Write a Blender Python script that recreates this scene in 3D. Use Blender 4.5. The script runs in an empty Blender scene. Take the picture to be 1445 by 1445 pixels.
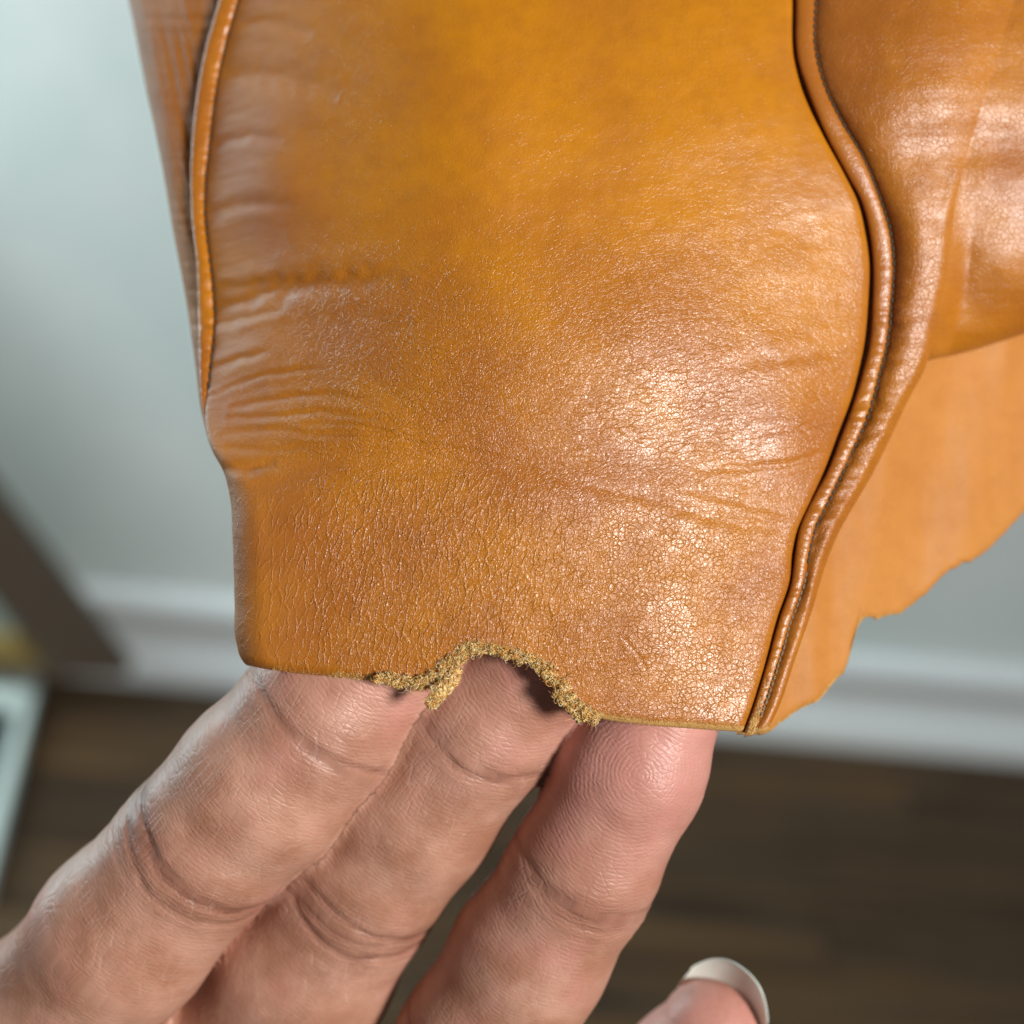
import bpy, math, random
import numpy as np
from mathutils import Matrix, Vector, Euler

S = bpy.context.scene
COL = S.collection
random.seed(7)
RNG = np.random.default_rng(11)

# ------------------------------------------------------------------ camera, world, lamps, exposure
CAM_H, PITCH, ROLL = 1.12, math.radians(25), math.radians(5.2)
cd = bpy.data.cameras.new('camera')
cam = bpy.data.objects.new('camera', cd)
COL.objects.link(cam)
S.camera = cam
cd.lens = 50; cd.sensor_width = 36; cd.clip_start = 0.005; cd.clip_end = 50
MR = Matrix.Rotation(math.radians(90) - PITCH, 4, 'X') @ Matrix.Rotation(ROLL, 4, 'Z')
CAMM = Matrix.Translation((0, 0, CAM_H)) @ MR
cam.matrix_world = CAMM
cd.dof.use_dof = True
cd.dof.focus_distance = 0.1415
cd.dof.aperture_fstop = 14.0
R3 = np.array(MR.to_3x3()); C0 = np.array([0, 0, CAM_H])

w = bpy.data.worlds.new('World'); S.world = w; w.use_nodes = True
w.node_tree.nodes['Background'].inputs[0].default_value = (0.80, 0.90, 1.0, 1)
w.node_tree.nodes['Background'].inputs[1].default_value = 0.09

S.view_settings.view_transform = 'Standard'
S.view_settings.look = 'None'
S.view_settings.gamma = 1
S.view_settings.exposure = 0.0


def world_pt(loc_m):
    return R3 @ np.array(loc_m) + C0


def area(name, loc, target, size, power, col):
    """loc/target are metres in the frame of the held garment (x right, y up, z towards viewer)"""
    ld = bpy.data.lights.new(name, 'AREA'); ld.shape = 'RECTANGLE'
    ld.size, ld.size_y = size; ld.energy = power; ld.color = col
    o = bpy.data.objects.new(name, ld); COL.objects.link(o)
    p = Vector(world_pt(loc)); t = Vector(world_pt(target))
    o.location = p
    o.rotation_euler = (t - p).to_track_quat('-Z', 'Y').to_euler()
    return o


area('window_light', (0.86, -0.01, 0.98), (0.0, 0, -0.14), (0.28, 0.28), 30, (1.0, 0.97, 0.93))
area('room_light', (-1.35, 0.55, 0.30), (-0.05, 0, -0.14), (1.6, 1.4), 1.0, (1.0, 0.86, 0.78))


def area_w(name, p, t, size, power, col):
    ld = bpy.data.lights.new(name, 'AREA'); ld.shape = 'RECTANGLE'
    ld.size, ld.size_y = size; ld.energy = power; ld.color = col
    o = bpy.data.objects.new(name, ld); COL.objects.link(o)
    o.location = p; o.rotation_euler = (Vector(t) - Vector(p)).to_track_quat('-Z', 'Y').to_euler()


area_w('wall_fill_light', (-1.85, 1.28, 1.45), (-0.30, 1.74, 0.85), (0.6, 1.8), 48, (0.84, 0.97, 1.0))  # unseen lamp added to brighten the left of the wall


# ------------------------------------------------------------------ helpers
F = 0.72 / 1445.0


def P(px, py, D):
    """photo position + distance (mm) -> world metres; arrays allowed"""
    px, py, D = np.broadcast_arrays(np.asarray(px, float), np.asarray(py, float), np.asarray(D, float))
    loc = np.stack([(px - 722.5) * F * D, -(py - 722.5) * F * D, -D], -1) * 0.001
    return loc @ R3.T + C0


def tag(o, label=None, cat=None, group=None, kind=None):
    if label: o['label'] = label
    if cat: o['category'] = cat
    if group: o['group'] = group
    if kind: o['kind'] = kind
    return o


def empty(name, loc):
    o = bpy.data.objects.new(name, None); COL.objects.link(o)
    o.location = loc; o.empty_display_size = 0.01
    return o


def link(name, me, mat=None, parent=None):
    o = bpy.data.objects.new(name, me); COL.objects.link(o)
    if mat: me.materials.append(mat)
    if parent:
        o.parent = parent
        mi = Matrix.Identity(4)
        q = parent
        while q:
            mi = q.matrix_basis @ mi if q is parent else q.matrix_basis @ mi
            q = q.parent
        o.matrix_parent_inverse = mi.inverted()
    return o


def mesh(name, V, Fc, mat=None, parent=None, smooth=True, attrs=None):
    me = bpy.data.meshes.new(name)
    V = np.asarray(V, dtype=np.float32).reshape(-1, 3)
    if isinstance(Fc, np.ndarray):
        n, k = Fc.shape
        me.vertices.add(len(V)); me.vertices.foreach_set('co', V.ravel())
        me.loops.add(n * k); me.loops.foreach_set('vertex_index', Fc.astype(np.int32).ravel())
        me.polygons.add(n)
        me.polygons.foreach_set('loop_start', np.arange(0, n * k, k, dtype=np.int32))
        me.update(calc_edges=True)
    else:
        me.from_pydata(V.tolist(), [], Fc); me.update()
    me.polygons.foreach_set('use_smooth', np.full(len(me.polygons), smooth))
    for k, a in (attrs or {}).items():
        a = np.asarray(a, dtype=np.float32)
        if a.ndim == 1:
            at = me.attributes.new(k, 'FLOAT', 'POINT'); at.data.foreach_set('value', a)
        else:
            at = me.attributes.new(k, 'FLOAT_VECTOR', 'POINT'); at.data.foreach_set('vector', a.ravel())
    me.validate()
    return link(name, me, mat, parent)


def grid_faces(n, m, flip=False):
    i = np.arange(n - 1)[:, None] * m + np.arange(m - 1)[None, :]
    q = np.stack([i, i + 1, i + m + 1, i + m], -1).reshape(-1, 4)
    return q[:, ::-1] if flip else q


_perm = np.random.default_rng(3).random((256, 256, 2)) * 2 - 1


def noise(x, y, seed=0):
    x = np.asarray(x, float) + seed * 17.31; y = np.asarray(y, float) + seed * 9.17
    xi = np.floor(x).astype(int); yi = np.floor(y).astype(int)
    xf = x - xi; yf = y - yi
    u = xf ** 3 * (xf * (xf * 6 - 15) + 10); v = yf ** 3 * (yf * (yf * 6 - 15) + 10)

    def g(a, b):
        h = _perm[(xi + a) & 255, (yi + b) & 255]
        return h[..., 0] * (xf - a) + h[..., 1] * (yf - b)
    return (g(0, 0) * (1 - u) + g(1, 0) * u) * (1 - v) + (g(0, 1) * (1 - u) + g(1, 1) * u) * v


def fbm(x, y, o=4, seed=0):
    s = 0; a = 1; f = 1
    for i in range(o):
        s = s + a * noise(x * f, y * f, seed + i); a *= .5; f *= 2.03
    return s


def C(pts):
    """smooth curve through (key, value) pairs -> callable (monotone-ish cubic)"""
    pts = sorted(pts); k = np.array([p[0] for p in pts], float); v = np.array([p[1] for p in pts], float)
    m = np.gradient(v, k)

    def f(x):
        x = np.asarray(x, float)
        i = np.clip(np.searchsorted(k, x) - 1, 0, len(k) - 2)
        h = k[i + 1] - k[i]; t = (x - k[i]) / h
        tc = np.clip(t, 0, 1)
        r = ((2 * tc ** 3 - 3 * tc ** 2 + 1) * v[i] + (tc ** 3 - 2 * tc ** 2 + tc) * h * m[i]
             + (-2 * tc ** 3 + 3 * tc ** 2) * v[i + 1] + (tc ** 3 - tc ** 2) * h * m[i + 1])
        r = r + np.where(t < 0, t * h * m[0], 0) + np.where(t > 1, (t - 1) * h * m[-1], 0)
        return r
    return f


def sst(x, a, b):
    t = np.clip((x - a) / (b - a), 0, 1)
    return t * t * (3 - 2 * t)


def roll(d, r):
    """drop (mm) at distance d (mm) from an edge rolled with radius r"""
    q = np.clip(d, 0, r)
    return r - np.sqrt(np.maximum(r * r - (r - q) ** 2, 0))


def pdist(x, y, pts):
    """distance (px) to polyline + param 0..1"""
    best = np.full(x.shape, 1e9); par = np.zeros(x.shape)
    n = len(pts) - 1
    for i in range(n):
        ax, ay = pts[i]; bx, by = pts[i + 1]
        dx, dy = bx - ax, by - ay
        t = np.clip(((x - ax) * dx + (y - ay) * dy) / (dx * dx + dy * dy), 0, 1)
        d = np.hypot(x - ax - t * dx, y - ay - t * dy)
        m = d < best
        best = np.where(m, d, best); par = np.where(m, (i + t) / n, par)
    return best, par


# ------------------------------------------------------------------ node helper
class NT:
    def __init__(s, name):
        s.m = bpy.data.materials.new(name); s.m.use_nodes = True
        s.t = s.m.node_tree; s.b = s.t.nodes['Principled BSDF']

    def n(s, typ, ins=None, **kw):
        nd = s.t.nodes.new(typ)
        for k, v in kw.items(): setattr(nd, k, v)
        for k, v in (ins or {}).items(): s.put(nd.inputs[k], v)
        return nd

    def put(s, sock, v):
        if isinstance(v, bpy.types.NodeSocket): s.t.links.new(v, sock)
        else: sock.default_value = v

    def math(s, op, a, b=0.0, c=0.0, clamp=False):
        nd = s.n('ShaderNodeMath', {0: a, 1: b, 2: c}, operation=op); nd.use_clamp = clamp
        return nd.outputs[0]

    def vmath(s, op, a, b=(0, 0, 0)):
        nd = s.n('ShaderNodeVectorMath', {0: a, 1: b}, operation=op)
        return nd.outputs[0]

    def mix(s, f, a, b):
        nd = s.n('ShaderNodeMix', data_type='RGBA')
        s.put(nd.inputs[0], f); s.put(nd.inputs[6], a); s.put(nd.inputs[7], b)
        return nd.outputs[2]

    def mixf(s, f, a, b):
        nd = s.n('ShaderNodeMix', data_type='FLOAT')
        s.put(nd.inputs[0], f); s.put(nd.inputs[2], a); s.put(nd.inputs[3], b)
        return nd.outputs[0]

    def ss(s, v, a, b, lo=0.0, hi=1.0):
        nd = s.n('ShaderNodeMapRange', {0: v, 1: a, 2: b, 3: lo, 4: hi}, interpolation_type='SMOOTHSTEP')
        return nd.outputs[0]

    def attr(s, name, vec=False):
        nd = s.n('ShaderNodeAttribute', attribute_name=name)
        return nd.outputs['Vector'] if vec else nd.outputs['Fac']

    def noise(s, vec, scale, detail=2, rough=.5, out=0):
        nd = s.n('ShaderNodeTexNoise', {'Scale': scale, 'Detail': detail, 'Roughness': rough})
        if vec is not None: s.put(nd.inputs['Vector'], vec)
        return nd.outputs[out]

    def edge(s, vec, scale, rnd=1.0):
        nd = s.n('ShaderNodeTexVoronoi', {'Vector': vec, 'Scale': scale, 'Randomness': rnd},
                 feature='DISTANCE_TO_EDGE', voronoi_dimensions='2D')
        return nd.outputs[0]

    def mapping(s, vec, rot=0, sc=(1, 1, 1), loc=(0, 0, 0)):
        nd = s.n('ShaderNodeMapping', {'Vector': vec, 'Rotation': (0, 0, rot), 'Scale': sc, 'Location': loc})
        return nd.outputs[0]

    def bump(s, h, dist=0.001, strength=1.0, normal=None):
        nd = s.n('ShaderNodeBump', {'Height': h, 'Distance': dist, 'Strength': strength})
        if normal is not None: s.put(nd.inputs['Normal'], normal)
        return nd.outputs[0]

    def set(s, **kw):
        for k, v in kw.items(): s.put(s.b.inputs[k.replace('_', ' ')], v)
        return s.m


# ------------------------------------------------------------------ materials
def leather_mat(name, base=(0.385, 0.120, 0.009), hi=(0.54, 0.198, 0.002), rough=0.345, spec=.8, tag_=''):
    t = NT(name)
    g = t.attr('grain', True)            # millimetres over the hide
    amp = t.attr('gamp'); dmask = t.attr('gdir'); hmask = t.attr('ghor'); wear = t.attr('wear')
    warp = t.noise(g, 0.9, 3, .6, out=1)
    gw = t.vmath('ADD', g, t.vmath('SCALE', t.vmath('SUBTRACT', warp, (.5, .5, .5))))
    gw.node.inputs[1].links[0].from_node.inputs['Scale'].default_value = 0.9
    warp2 = t.noise(g, 3.1, 2, .6, out=1)
    sc2 = t.vmath('SCALE', t.vmath('SUBTRACT', warp2, (.5, .5, .5)))
    sc2.node.inputs['Scale'].default_value = 0.20
    gw = t.vmath('ADD', gw, sc2)
    # isotropic pebble cells
    e1 = t.ss(t.edge(gw, 1.85), 0.0, 0.14)
    # slanted long cells (lower part of the panel)
    v2 = t.mapping(t.mapping(gw, rot=math.radians(-76)), sc=(.36, 1.3, 1))
    e2 = t.math('SUBTRACT', 1.0, t.ss(t.edge(v2, 1.0), 0.0, 0.13))
    e2 = t.math('ADD', t.math('MULTIPLY', e2, 1.35), t.math('MULTIPLY', e1, .55))
    # level long cells (right shoulder of the panel)
    v3 = t.mapping(t.mapping(gw, rot=math.radians(-12)), sc=(.60, 1.8, 1))
    e3 = t.ss(t.edge(v3, 1.0), 0.0, 0.16)
    f1 = t.ss(t.edge(t.mapping(gw, rot=.6, sc=(1, 1.2, 1)), 3.2), 0.0, 0.20)
    big = t.mixf(dmask, e1, e2)
    big = t.mixf(hmask, big, e3)
    irr = t.ss(t.noise(g, 0.55, 3, .6), .30, .70, .35, 1.1)
    depth = t.math('MULTIPLY', amp, irr)
    hgt = t.math('MULTIPLY', big, t.math('MULTIPLY', depth, 0.043))
    hgt = t.math('ADD', hgt, t.math('MULTIPLY', f1, t.math('MULTIPLY', amp, 0.016)))
    lump = t.noise(gw, 2.1, 3, .55)
    hgt = t.math('ADD', hgt, t.math('MULTIPLY', lump, t.math('MULTIPLY', amp, 0.018)))
    pore = t.noise(g, 9.0, 2, .5)
    hgt = t.math('ADD', hgt, t.math('MULTIPLY', pore, 0.005))
    # worn rim: scraped suede
    wn = t.noise(g, 2.6, 5, .75)
    wf = t.math('MULTIPLY', t.ss(t.math('ADD', wear, t.math('MULTIPLY', t.math('SUBTRACT', wn, .5), 1.5)), .45, .75),
                t.ss(wear, .02, .15))
    fz = t.noise(g, 7.0, 4, .8)
    hgt = t.math('ADD', hgt, t.math('MULTIPLY', t.math('MULTIPLY', fz, wf), 0.10))
    nrm = t.bump(hgt)
    tone = t.noise(g, 0.075, 3, .5)
    col = t.mix(t.math('ADD', t.ss(tone, .35, .65, 0, .6), t.math('MULTIPLY', t.attr('refl_tint'), .6), clamp=True), (*base, 1), (*hi, 1))  # yellower upper middle, an effect of reflections, is painted into the colour
    blot = t.noise(g, 0.5, 4, .65)
    col = t.mix(t.ss(blot, .35, .75, 0, .22), col, (base[0] * .72, base[1] * .62, base[2] * .5, 1))
    # darker in the furrows between the cells
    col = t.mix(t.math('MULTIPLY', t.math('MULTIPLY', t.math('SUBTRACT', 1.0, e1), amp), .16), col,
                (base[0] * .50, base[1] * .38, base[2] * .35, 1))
    wc = t.mix(t.noise(g, 5.0, 3, .6), (.55, .27, .05, 1), (.72, .46, .15, 1))
    col = t.mix(t.math('MULTIPLY', wf, .85), col, wc)
    rg = t.math('ADD', t.math('MULTIPLY', t.noise(g, .35, 4, .6), .16), rough - .08)
    rg = t.math('ADD', rg, t.math('MULTIPLY', t.attr('dull'), .20))
    rg = t.mixf(wf, rg, .85)
    return t.set(Base_Color=col, Roughness=rg, Normal=nrm, IOR=1.5, Specular_IOR_Level=spec)


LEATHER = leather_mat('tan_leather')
WORN = leather_mat('tan_leather_worn', rough=.60, spec=.35)
MATTE = leather_mat('tan_leather_matte', base=(.46, .175, .030), hi=(.54, .225, .045), rough=.62, spec=.4)


def plain(name, col, rough=.6, bump=0.0, scale=300, var=.15, coord='Object'):
    t = NT(name)
    tc = t.n('ShaderNodeTexCoord').outputs[coord]
    n = t.noise(tc, scale, 4, .6)
    c2 = tuple(max(0, c * (1 - var)) for c in col)
    t.set(Base_Color=t.mix(n, (*col, 1), (*c2, 1)), Roughness=rough)
    if bump: t.set(Normal=t.bump(n, bump))
    return t.m


THREAD = plain('brown_thread', (.11, .075, .045), .8, .0002, 6000, .4)
THREAD2 = plain('light_thread', (.28, .20, .12), .8, .0002, 6000, .4)
LINING = plain('raw_hide_back', (.22, .10, .03), .9, .0003, 3000, .3)


def torn_mat():
    t = NT('torn_suede')
    c = t.attr('fcol', True)
    tc = t.n('ShaderNodeTexCoord').outputs['Object']
    n = t.noise(tc, 2600, 5, .75)
    col = t.mix(t.ss(n, .35, .7), c, t.vmath('MULTIPLY', c, (.92, .84, .74)))
    return t.set(Base_Color=col, Roughness=.92, Specular_IOR_Level=.15,
                 Normal=t.bump(n, .00003))


TORN = torn_mat()

# ------------------------------------------------------------------ the setting
YW = 1.74


def ray(px, py):
    d = R3 @ np.array([(px - 722.5) * F, -(py - 722.5) * F, -1.0])
    return d


def on_plane_y(px, py, y):
    d = ray(px, py); return C0 + d * (y / d[1])


def on_floor(px, py, z=0.0):
    d = ray(px, py); return C0 + d * ((z - CAM_H) / d[2])


def box(name, x0, x1, y0, y1, z0, z1, mat, parent=None, bevel=0.0):
    V = [(x, y, z) for x in (x0, x1) for y in (y0, y1) for z in (z0, z1)]
    Fc = [(0, 1, 3, 2), (4, 6, 7, 5), (0, 4, 5, 1), (2, 3, 7, 6), (0, 2, 6, 4), (1, 5, 7, 3)]
    o = mesh(name, V, Fc, mat, parent, smooth=False)
    if bevel:
        b = o.modifiers.new('bevel', 'BEVEL'); b.width = bevel; b.segments = 3
    return o


def extrude_x(name, prof, x0, x1, mat, parent=None):
    n = len(prof)
    V = [(x0, y, z) for y, z in prof] + [(x1, y, z) for y, z in prof]
    Fc = [(i, (i + 1) % n, n + (i + 1) % n, n + i) for i in range(n)]
    Fc += [tuple(range(n))[::-1], tuple(range(n, 2 * n))]
    return mesh(name, V, Fc, mat, parent, smooth=False)


def wall_mat():
    t = NT('pale_wall_paint')
    tc = t.n('ShaderNodeTexCoord').outputs['Object']
    n = t.noise(t.mapping(tc, sc=(1, 1, 1)), 3.5, 4, .6)
    n2 = t.noise(tc, 180, 3, .6)
    col = t.mix(t.ss(n, .3, .7), (.62, .73, .71, 1), (.75, .82, .80, 1))
    return t.set(Base_Color=col, Roughness=.7, Normal=t.bump(n2, .0006))


WALLM = wall_mat()
TRIM = plain('white_trim_paint', (.84, .90, .90), .3, 0, 30, .08)
wall = box('wall', -2.5, 2.5, YW, YW + .12, -0.02, 3.0, WALLM)
tag(wall, kind='structure')

sk = [(YW + .002, 0.0), (YW - .030, 0.0), (YW - .031, .012), (YW - .029, .030), (YW - .024, .042), (YW - .015, .050),
      (YW - .013, .056), (YW - .013, .092), (YW - .015, .098), (YW - .022, .106), (YW - .026, .118),
      (YW - .023, .130), (YW - .012, .138), (YW + .002, .141)]
skirt = empty('skirting_board', (0, YW, 0)); tag(skirt, kind='structure')
extrude_x('board', sk[5:], -2.5, 2.5, TRIM, skirt)
extrude_x('shoe_moulding', sk[:6] + [(YW + .002, .050)], -2.5, 2.5, TRIM, skirt)


def floor_mat(i):
    t = NT('dark_floor_wood')
    tc = t.n('ShaderNodeTexCoord').outputs['Object']
    oi = t.n('ShaderNodeObjectInfo').outputs['Random']
    v = t.mapping(tc, sc=(2.2, 26, 4))
    vv = t.vmath('ADD', v, t.n('ShaderNodeCombineXYZ', {0: t.math('MULTIPLY', oi, 90.0)}).outputs[0])
    n = t.noise(vv, 1.0, 6, .6)
    n3 = t.noise(tc, 6, 3, .6)
    a = t.mix(oi, (.034, .016, .006, 1), (.115, .062, .024, 1))
    col = t.mix(t.ss(n, .3, .7), (.020, .012, .007, 1), a)
    col = t.mix(t.ss(n3, .4, .7, 0, .5), col, (.065, .042, .022, 1))
    return t.set(Base_Color=col, Roughness=.6, Specular_IOR_Level=.25, Normal=t.bump(n, .0008))


FLOORM = floor_mat(0)
sub = box('floor', -2.5, 2.5, -1.0, YW + .12, -.06, -.010, plain('floor_underlay', (.02, .012, .008)))
tag(sub, kind='structure')
bw = 0.125
ny = int((YW + 1.0) / bw) + 1
for r in range(ny):
    y1 = YW - .030 - r * bw if r else YW + .0
    y1 = YW - r * bw; y0 = y1 - bw + .003
    x = -2.5 + (r * .37) % .9 - .9
    while x < 2.5:
        x1 = min(x + 1.2, 2.5)
        xs = max(x, -2.5)
        if x1 - xs > .05:
            if -1.3 < (xs + x1) / 2 < 1.5 and y0 > 0.2:
                box('floor_board', xs, x1 - .002, y0, y1, -.0095, 0, FLOORM, sub, .0012)
            else:
                box('floor_board', xs, x1 - .002, y0, y1, -.0095, 0, FLOORM, sub)
        x += 1.2

# slanted dark frame with gold lip by the wall (left)
DARKW = plain('dark_frame_wood', (.115, .08, .052), .55, .0005, 40, .5)
GOLD = plain('gold_lip', (.34, .24, .07), .38, 0, 90, .3)
PANE = plain('greenish_panel', (.34, .40, .36), .5, 0, 12, .3)
yf = YW - .10


def prism(name, pts, y0, y1, mat, parent, bevel=.003):
    n = len(pts)
    V = [(p[0], y0, p[1]) for p in pts] + [(p[0], y1, p[1]) for p in pts]
    Fc = [tuple(range(n)), tuple(range(2 * n - 1, n - 1, -1))] + [(i, n + i, n + (i + 1) % n, (i + 1) % n) for i in range(n)]
    o = mesh(name, V, Fc, mat, parent, smooth=False)
    if bevel:
        b = o.modifiers.new('bevel', 'BEVEL'); b.width = bevel; b.segments = 3
    return o


def yz(px, py, y=None):
    p = on_plane_y(px, py, yf if y is None else y); return (p[0], p[2])


fr = empty('slanted_frame', (yz(60, 940)[0], yf, yz(60, 940)[1]))
tag(fr, 'dark brown slanted wooden frame with a gold lip standing against the pale wall', 'frame')
c1 = yz(186, 944); c2 = yz(-420, 150); c3 = yz(-560, 150); c4 = yz(88, 944)
prism('side_rail', [c1, c2, c3, c4], yf - .02, yf + .02, DARKW, fr)
prism('bottom_rail', [yz(-560, 905), yz(70, 937), yz(88, 944), yz(96, 951), yz(-560, 925)], yf - .018, yf + .018, DARKW, fr)
prism('gold_lip', [yz(-560, 862), yz(24, 896), yz(62, 934), yz(-560, 903)], yf - .012, yf + .012, GOLD, fr)
prism('panel', [yz(-560, 155), yz(22, 894), yz(-560, 860)], yf + .004, yf + .010, PANE, fr, 0)
# white rimmed tray on the floor, bottom left corner
WHT = plain('white_rim_paint', (.62, .72, .68), .4, 0, 60, .1)
DKP = plain('dark_green_inset', (.018, .03, .028), .3, 0, 60, .3)
tr = empty('white_frame', tuple(on_floor(20, 1100)))
tag(tr, 'white rimmed frame with dark green inset lying on the brown floor', 'frame')


def floor_slab(name, pts, z0, z1, mat, parent, bevel=.004):
    q = [on_floor(a, b, z1) for a, b in pts]
    n = len(q)
    V = [(p[0], p[1], z1) for p in q] + [(p[0], p[1], z0) for p in q]
    Fc = [tuple(range(n)), tuple(range(2 * n - 1, n - 1, -1))] + [(i, n + i, n + (i + 1) % n, (i + 1) % n) for i in range(n)]
    o = mesh(name, V, Fc, mat, parent, smooth=False)
    if bevel:
        b = o.modifiers.new('bevel', 'BEVEL'); b.width = bevel; b.segments = 3
    return o


floor_slab('rim', [(-260, 932), (54, 956), (28, 992), (-260, 968)], .001, .03, WHT, tr)
floor_slab('rim', [(54, 956), (-18, 1250), (-52, 1250), (28, 992)], .001, .028, WHT, tr)
floor_slab('inset', [(-260, 966), (30, 990), (-48, 1250), (-260, 1250)], .001, .012, DKP, tr, 0)

# ------------------------------------------------------------------ the jacket
LS = C([(-200, 130), (-100, 156), (0, 181), (120, 205), (230, 228), (330, 245), (420, 262), (510, 275), (590, 286), (635, 299), (665, 315), (700, 324), (760, 328), (850, 331), (905, 333), (935, 344), (950, 360), (1000, 400)])
PL = C([(-200, 350), (-100, 332), (0, 309), (76, 288), (156, 275), (242, 269), (311, 271), (381, 278), (450, 280), (500, 281), (560, 284), (620, 296), (660, 311)])
PR = C([(-200, 392), (-100, 364), (0, 336), (45, 323), (93, 311), (145, 302), (208, 295), (260, 289), (311, 289), (363, 295), (408, 300), (450, 302), (500, 298), (560, 294), (620, 302), (660, 315)])
GL = C([(-200, 1112), (-80, 1116), (0, 1118), (86, 1121), (127, 1132), (192, 1162), (243, 1190), (284, 1210), (329, 1221), (363, 1226), (428, 1225), (495, 1218), (518, 1213), (560, 1202), (614, 1182), (669, 1161), (710, 1142), (748, 1125), (779, 1118), (820, 1114), (871, 1097), (945, 1077), (1000, 1060), (1033, 1048), (1060, 1040)])
GR = C([(-200, 1122), (-80, 1125), (0, 1127), (86, 1130), (127, 1143), (192, 1170), (243, 1197), (284, 1219), (329, 1231), (363, 1235), (428, 1235), (495, 1229), (522, 1222), (566, 1209), (614, 1191), (669, 1169), (700, 1152), (745, 1132), (779, 1126), (827, 1119), (868, 1105), (936, 1086), (1000, 1066), (1033, 1054), (1060, 1045)])
ST = C([(-200, 1146), (-80, 1148), (0, 1150), (68, 1150), (120, 1163), (171, 1187), (219, 1215), (284, 1242), (329, 1256), (363, 1260), (428, 1257), (495, 1249), (518, 1243), (587, 1224), (642, 1200), (707, 1169), (741, 1152), (779, 1142), (820, 1135), (878, 1115), (930, 1100), (1000, 1077), (1033, 1064), (1060, 1053)])
ED = C([(-200, 1480), (-100, 1455), (0, 1430), (100, 1400), (200, 1370), (291, 1347), (400, 1334), (450, 1322), (518, 1306), (570, 1279), (621, 1255), (669, 1231), (717, 1203), (751, 1184), (786, 1169), (861, 1146), (930, 1122), (1000, 1098), (1033, 1082), (1060, 1068)])
YB = C([(300, 925), (345, 938), (400, 948), (470, 955), (530, 961), (565, 966), (594, 966), (612, 957), (628, 942), (645, 925), (662, 911), (685, 910), (708, 914), (735, 922), (757, 930), (775, 946), (789, 967), (803, 990), (820, 1007), (846, 1014), (900, 1022), (960, 1027), (1020, 1031), (1050, 1033), (1100, 1032)])
YS = C([(300, 925), (345, 938), (470, 955), (600, 975), (846, 1012), (900, 1022), (960, 1027), (1050, 1033), (1100, 1032)])
DV = C([(-200, 160), (0, 152.5), (150, 148.5), (300, 145.2), (450, 142.8), (600, 141.2), (700, 140.6), (800, 140.3), (900, 140.1), (1035, 140.4)])
PXMM = 0.0702

CREASES = [  # (points, sigma px, depth mm)
    ([(303, 440), (360, 418), (430, 402), (500, 398), (570, 392)], 15, .42),
    ([(300, 458), (350, 448), (400, 436)], 6, .25),
    ([(300, 410), (345, 402), (400, 392)], 7, .18),
    ([(318, 548), (370, 530), (420, 522), (470, 520)], 4, .14),
    ([(330, 575), (400, 560), (470, 556), (530, 568)], 4.5, .16),
    ([(325, 590), (390, 588), (450, 580), (540, 590), (600, 606)], 4, .15),
    ([(318, 612), (380, 606), (440, 612), (520, 610), (600, 628), (680, 640), (760, 660)], 5, .14),
    ([(322, 632), (380, 636), (440, 628), (520, 636), (600, 640), (660, 655), (740, 676)], 4, .10),
    ([(430, 600), (500, 598), (560, 612), (640, 616)], 3.5, .12),
    ([(1118, 744), (1060, 742), (1000, 730), (930, 706), (850, 690), (780, 672)], 8, .13),
    ([(1122, 728), (1070, 716), (1010, 700), (950, 690)], 5, .08),
    ([(1165, 640), (1110, 655), (1050, 660), (980, 664)], 5, .14),
    ([(1190, 590), (1130, 604), (1060, 612)], 5, .12),
    ([(1216, 480), (1150, 500), (1080, 506), (1000, 520)], 9, .12),
    ([(300, 300), (350, 285), (410, 292)], 9, .20),
    ([(305, 205), (350, 190), (400, 200)], 8, .16),
    ([(318, 108), (370, 104), (430, 118), (480, 140)], 15, .24),
    ([(350, 30), (400, 34), (440, 50)], 9, .18),
    ([(322, 660), (350, 662), (390, 654)], 7, .25),
    ([(306, 520), (340, 505), (380, 498)], 6, .22),
    ([(840, 940), (890, 934), (920, 928)], 3, .10),
    ([(880, 900), (905, 930), (915, 955)], 2.5, .07),
]


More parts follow.
